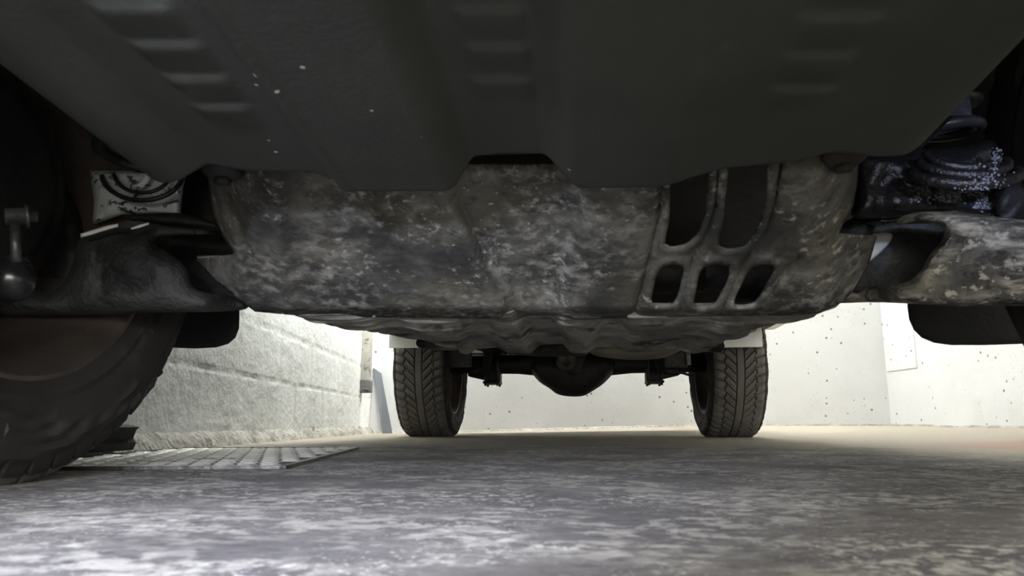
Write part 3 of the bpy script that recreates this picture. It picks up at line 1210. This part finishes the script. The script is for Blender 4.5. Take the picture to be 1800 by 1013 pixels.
# upper turret with the spring seat
ol = smooth_poly([(1500, 260), (1560, 262), (1640, 262), (1700, 255), (1745, 240), (1765, 280), (1800, 330), (1880, 360), (1880, 396), (1740, 384), (1640, 372), (1600, 380), (1540, 386), (1490, 384), (1505, 350)], 2)
turret = puff('spring_turret', ol, [], 1.06, .04, 30, M['blackgloss'], T, step=6, rough=.012)
cr = P(1688, 262, .985)
rings_ = []
for k, (r_, dz) in enumerate(((.042, .0), (.052, -.012), (.063, -.026))):
    pts = []
    for i in range(33):
        a = math.pi + math.pi * i / 32
        pts.append((cr.x + r_ * 1.05 * math.cos(a), cr.y + r_ * .9 * math.sin(a) * .6, cr.z - .01 + dz + .028 * math.sin(a) + .004))
    rings_.append(MB().tube(pts, .0062 + .001 * k, 10).build('seat_ring', M['blackgloss'], T))
coil('coil_spring', (cr.x, cr.y + .05), .05, .008, 6, .038, M['spring'], cr.z + .01)
ol = smooth_poly([(1735, 300), (1800, 330), (1900, 400), (1900, 560), (1780, 540), (1750, 400)], 2)
puff('hub_carrier', ol, [], 1.02, .02, 20, M['black'], T, step=12, rough=.02)

# glossy grease-like beads added on the turret to make its blue glints
from mathutils.bvhtree import BVHTree
tv, tf = [], []
for o_ in [turret] + rings_:
    n0 = len(tv)
    tv += [v_.co.copy() for v_ in o_.data.vertices]
    tf += [tuple(i + n0 for i in p_.vertices) for p_ in o_.data.polygons]
bvh = BVHTree.FromPolygons(tv, tf)
bm_ = MB()
rng = random.Random(3)
for k in range(330):
    if k < 200:
        t = rng.random()
        arc = [(1752, 262), (1748, 300), (1722, 328), (1680, 344), (1625, 350)]
        q = t * 4
        i = min(3, int(q))
        px = arc[i][0] + (arc[i + 1][0] - arc[i][0]) * (q - i) + rng.gauss(0, 6)
        py = arc[i][1] + (arc[i + 1][1] - arc[i][1]) * (q - i) + rng.gauss(0, 5)
        d = .985
    else:
        px, py = 1745 + rng.gauss(0, 18), 345 + rng.gauss(0, 20)
        d = 1.005
        if py > 378:
            continue
    hit = bvh.ray_cast(CAM, ray(px, py).normalized())[0]
    if hit is None:
        continue
    bm_.ball(hit, rng.uniform(.0006, .0020), 6, (1.2, .8, 1))
tag(bm_.build('glint_beads', mat('greasy_glint_beads', (.35, .36, .40), (.25, .26, .3), 40, .12, metal=.3), T), kind='stuff')

# --- rear axle
K = YR
mb = MB()
n = 40
tub = []
xs = [-.67, -.5, -.3, -.2, -.14, -.1, -.05, 0, .05, .1, .14, .2, .3, .5, .67]
rs = [.046, .048, .050, .060, .085, .115, .155, .168, .155, .115, .085, .060, .050, .048, .046]
cx = P(1006, 690, K).x
mb.tube([(x + cx * (1 - min(1, abs(x) / .6)), K, WC) for x in xs], rs, 32)
mb.build('rear_axle', M['black'], T)
ol = smooth_poly([(925, 640), (945, 671), (968, 684), (976, 692), (992, 697), (1024, 698), (1040, 689), (1066, 672), (1090, 640), (1060, 612), (1010, 600), (960, 612)], 2)
puff('differential', ol, [], K - .03, .12, 40, M['black'], T, step=6)
# pinion and prop shaft
c0 = P(995, 634, K - .17)
MB().tube([c0 + Vector((0, .1, 0)), c0, c0 - Vector((0, .03, 0)), c0 - Vector((0, .035, 0)), c0 - Vector((0, .10, 0))], [.06, .05, .05, .036, .034], 24).build('pinion_flange', mat('rusty_brown_pinion', (.13, .10, .08), (.07, .06, .05), 20, .6, .3, 60), T)
MB().tube([c0 - Vector((0, .10, 0)), (-.03, 2.0, .40)], .034, 20).build('propeller_shaft', M['black'], T)
for sd in (-1, 1):
    ux = P(866 if sd < 0 else 1150, 670, K)
    x = ux.x
    # clamp plate
    mb = MB().box((x - .045, K - .07, .272), (x + .045, K + .07, .288)).box((x - .03, K - .05, .285), (x + .03, K + .05, .34))
    mb.add(*[[(x - sd * .045, K - .05, .275), (x + sd * .13, K - .03, .315), (x + sd * .13, K + .03, .315), (x - sd * .045, K + .05, .275),
              (x - sd * .045, K - .05, .36), (x + sd * .13, K - .03, .36), (x + sd * .13, K + .03, .36), (x - sd * .045, K + .05, .36)],
             [(0, 1, 2, 3), (4, 7, 6, 5), (0, 4, 5, 1), (1, 5, 6, 2), (2, 6, 7, 3), (3, 7, 4, 0)]])
    mb.build('spring_clamp', M['black'], T, smooth=False, bevel=.006)
    for dx in (-.032, .032):
        for dy in (-.055, .055):
            MB().tube([(x + dx, K + dy, .262), (x + dx, K + dy, .47)], .0065, 10).build('u_bolt', M['steel'], T)
    # leaf spring pack
    mb = MB()
    for k, hl in enumerate((.60, .50, .38, .26)):
        v, f = [], []
        for i in range(25):
            s = -1 + 2 * i / 24
            y = K + s * hl
            z = .448 - k * .009 - .045 * (1 - (s * hl / .6) ** 2) + .045
            for (dx, dz) in ((-.03, 0), (.03, 0), (.03, .007), (-.03, .007)):
                v.append((x + dx, y, z + dz))
        for i in range(24):
            for q in range(4):
                q2 = (q + 1) % 4
                f.append((i * 4 + q, i * 4 + q2, i * 4 + 4 + q2, i * 4 + 4 + q))
        f += [(0, 1, 2, 3), (96, 97, 98, 99)]
        mb.add(v, f)
    mb.build('leaf_spring', M['black'], T, smooth=False)
    MB().tube([(x + sd * .03, K - .1, .33), (x - sd * .05, K - .33, .58)], [.022, .028], 18).build('shock_absorber', M['black'], T)
    # brake pipe that arcs to the wheel
    pts = [P(840 if sd < 0 else 1166, 640, K - .12), P(846 if sd < 0 else 1160, 649, K - .12), P(836 if sd < 0 else 1175, 653, K - .10), P(815 if sd < 0 else 1200, 656, K - .08), P(800 if sd < 0 else 1216, 661, K - .06)]
    MB().tube(pts, .007, 10).build('brake_pipe', M['arm'], T)
    # bracket in front of the wheel
    c = P(812 if sd < 0 else 1190, 630, K - .30)
    mb = MB().box((c.x - .06, c.y - .01, c.z - .045), (c.x + .05, c.y + .01, c.z + .09))
    mb.build('spring_hanger', M['arm'], T, smooth=False, bevel=.004)
MB().box((P(1207, 640, K - .32).x, K - .33, .345), (P(1214, 640, K - .32).x, K - .31, .40)).build('hanger_strap', M['steel'], T, smooth=False)
# spare wheel slung under the bed
sp_ = MB()
pr = [(.10, .24), (.115, .28), (.118, .34), (.10, .368), (0, .378), (-.10, .368), (-.118, .34), (-.115, .28), (-.10, .24), (-.06, .2), (-.05, .0)]
v, f = [], []
for (x, r) in pr:
    for k in range(48):
        a = 2 * math.pi * k / 48
        v.append((r * math.cos(a), 4.37 + r * math.sin(a) * .9, .50 + x * .55))
for i in range(len(pr) - 1):
    for k in range(48):
        k2 = (k + 1) % 48
        f.append((i * 48 + k, i * 48 + k2, (i + 1) * 48 + k2, (i + 1) * 48 + k))
sp_.add(v, f).build('spare_wheel', M['rubber'], T)
# thin diagonal straps reaching forward from the rear frame
MB().tube([P(740, 603, 1.7), P(775, 610, 2.6), P(800, 612, 3.4)], .012, 10).build('brake_cable', M['black'], T)
MB().tube([P(1262, 608, 1.6), P(1248, 612, 2.4), P(1200, 610, 3.4)], .014, 10).build('fuel_pipe', M['black'], T)

for o_ in T.children:
    nm = o_.name.split('.')[0]
    lab = {'white_tab': 'white tab at the guard edge', 'spring_bracket': 'pale flaking bracket', 'undertray': 'black undertray with rows of pressed louvres',
           'engine_guard': 'dusty scuffed steel guard with five openings', 'rear_wheel_housing': 'white painted panel', 'bracket_edge': 'bare bright metal edge'}.get(nm)
    if lab:
        o_['label'] = lab

# ------------------------------------------------------------------ light
def area(name, loc, target, sx, sy, power, col):
    l = bpy.data.lights.new(name, 'AREA')
    l.shape = 'RECTANGLE'
    l.size, l.size_y = sx, sy
    l.energy = power
    l.color = col
    o = bpy.data.objects.new(name, l)
    C.objects.link(o)
    o.location = loc
    o.rotation_euler = (Vector(target) - Vector(loc)).to_track_quat('-Z', 'Y').to_euler()
    return o


area('ceiling_lamp_right', (1.75, 3.2, 2.42), (1.65, 3.6, 0), .5, 1.6, 2, (1, .97, .90))
area('ceiling_lamp_left', (-.75, 2.9, 2.42), (-1.4, 3.1, .2), .3, 3.2, 280, (.95, .98, 1)).data.spread = math.radians(125)
area('ceiling_lamp_back', (.1, 5.0, 2.42), (.1, 5.1, 0), 2.6, .2, 125, (1, .99, .97))
area('doorway_daylight', (.3, -3.0, 1.3), (.2, 0, .3), 3.6, 2.2, 270, (1, .97, .92))
sp_l = bpy.data.lights.new('inspection_torch', 'SPOT')
sp_l.energy = 78
sp_l.color = (.74, .79, 1)
sp_l.spot_size = math.radians(54)
sp_l.spot_blend = 1
sp_l.shadow_soft_size = .02
so = bpy.data.objects.new('inspection_torch', sp_l)
C.objects.link(so)
so.location = (-.30, -.22, .345)
so.rotation_euler = (Vector((-.20, .72, 0)) - Vector(so.location)).to_track_quat('-Z', 'Y').to_euler()

tl = bpy.data.lights.new('turret_glint_spot', 'SPOT')  # added narrow cool spot, aimed only at the right turret for glints
tl.energy = 170
tl.color = (.50, .60, 1)
tl.spot_size = math.radians(7)
tl.spot_blend = .8
tl.shadow_soft_size = .05
to = bpy.data.objects.new('turret_glint_spot', tl)
C.objects.link(to)
to.location = (.66, -1.7, .27)
to.rotation_euler = (Vector((.57, 1.0, .385)) - Vector(to.location)).to_track_quat('-Z', 'Y').to_euler()

w = bpy.data.worlds.new('World')
bpy.context.scene.world = w
w.use_nodes = True
w.node_tree.nodes['Background'].inputs[0].default_value = (.97, 1, .95, 1)
w.node_tree.nodes['Background'].inputs[1].default_value = 2.0

# ------------------------------------------------------------------ camera
cam = bpy.data.cameras.new('camera')
co = bpy.data.objects.new('camera', cam)
C.objects.link(co)
co.location = CAM
co.rotation_euler = (math.pi / 2 + TH, 0, PSI)
cam.sensor_width = 36
cam.lens = 36 * F / 1800
cam.clip_start = .01
cam.dof.use_dof = True
cam.dof.focus_distance = 3.0
cam.dof.aperture_fstop = 14
bpy.context.scene.camera = co
vs = bpy.context.scene.view_settings
vs.view_transform = 'Standard'
vs.look = 'None'
vs.exposure = 0
vs.gamma = 1
vs.use_curve_mapping = False
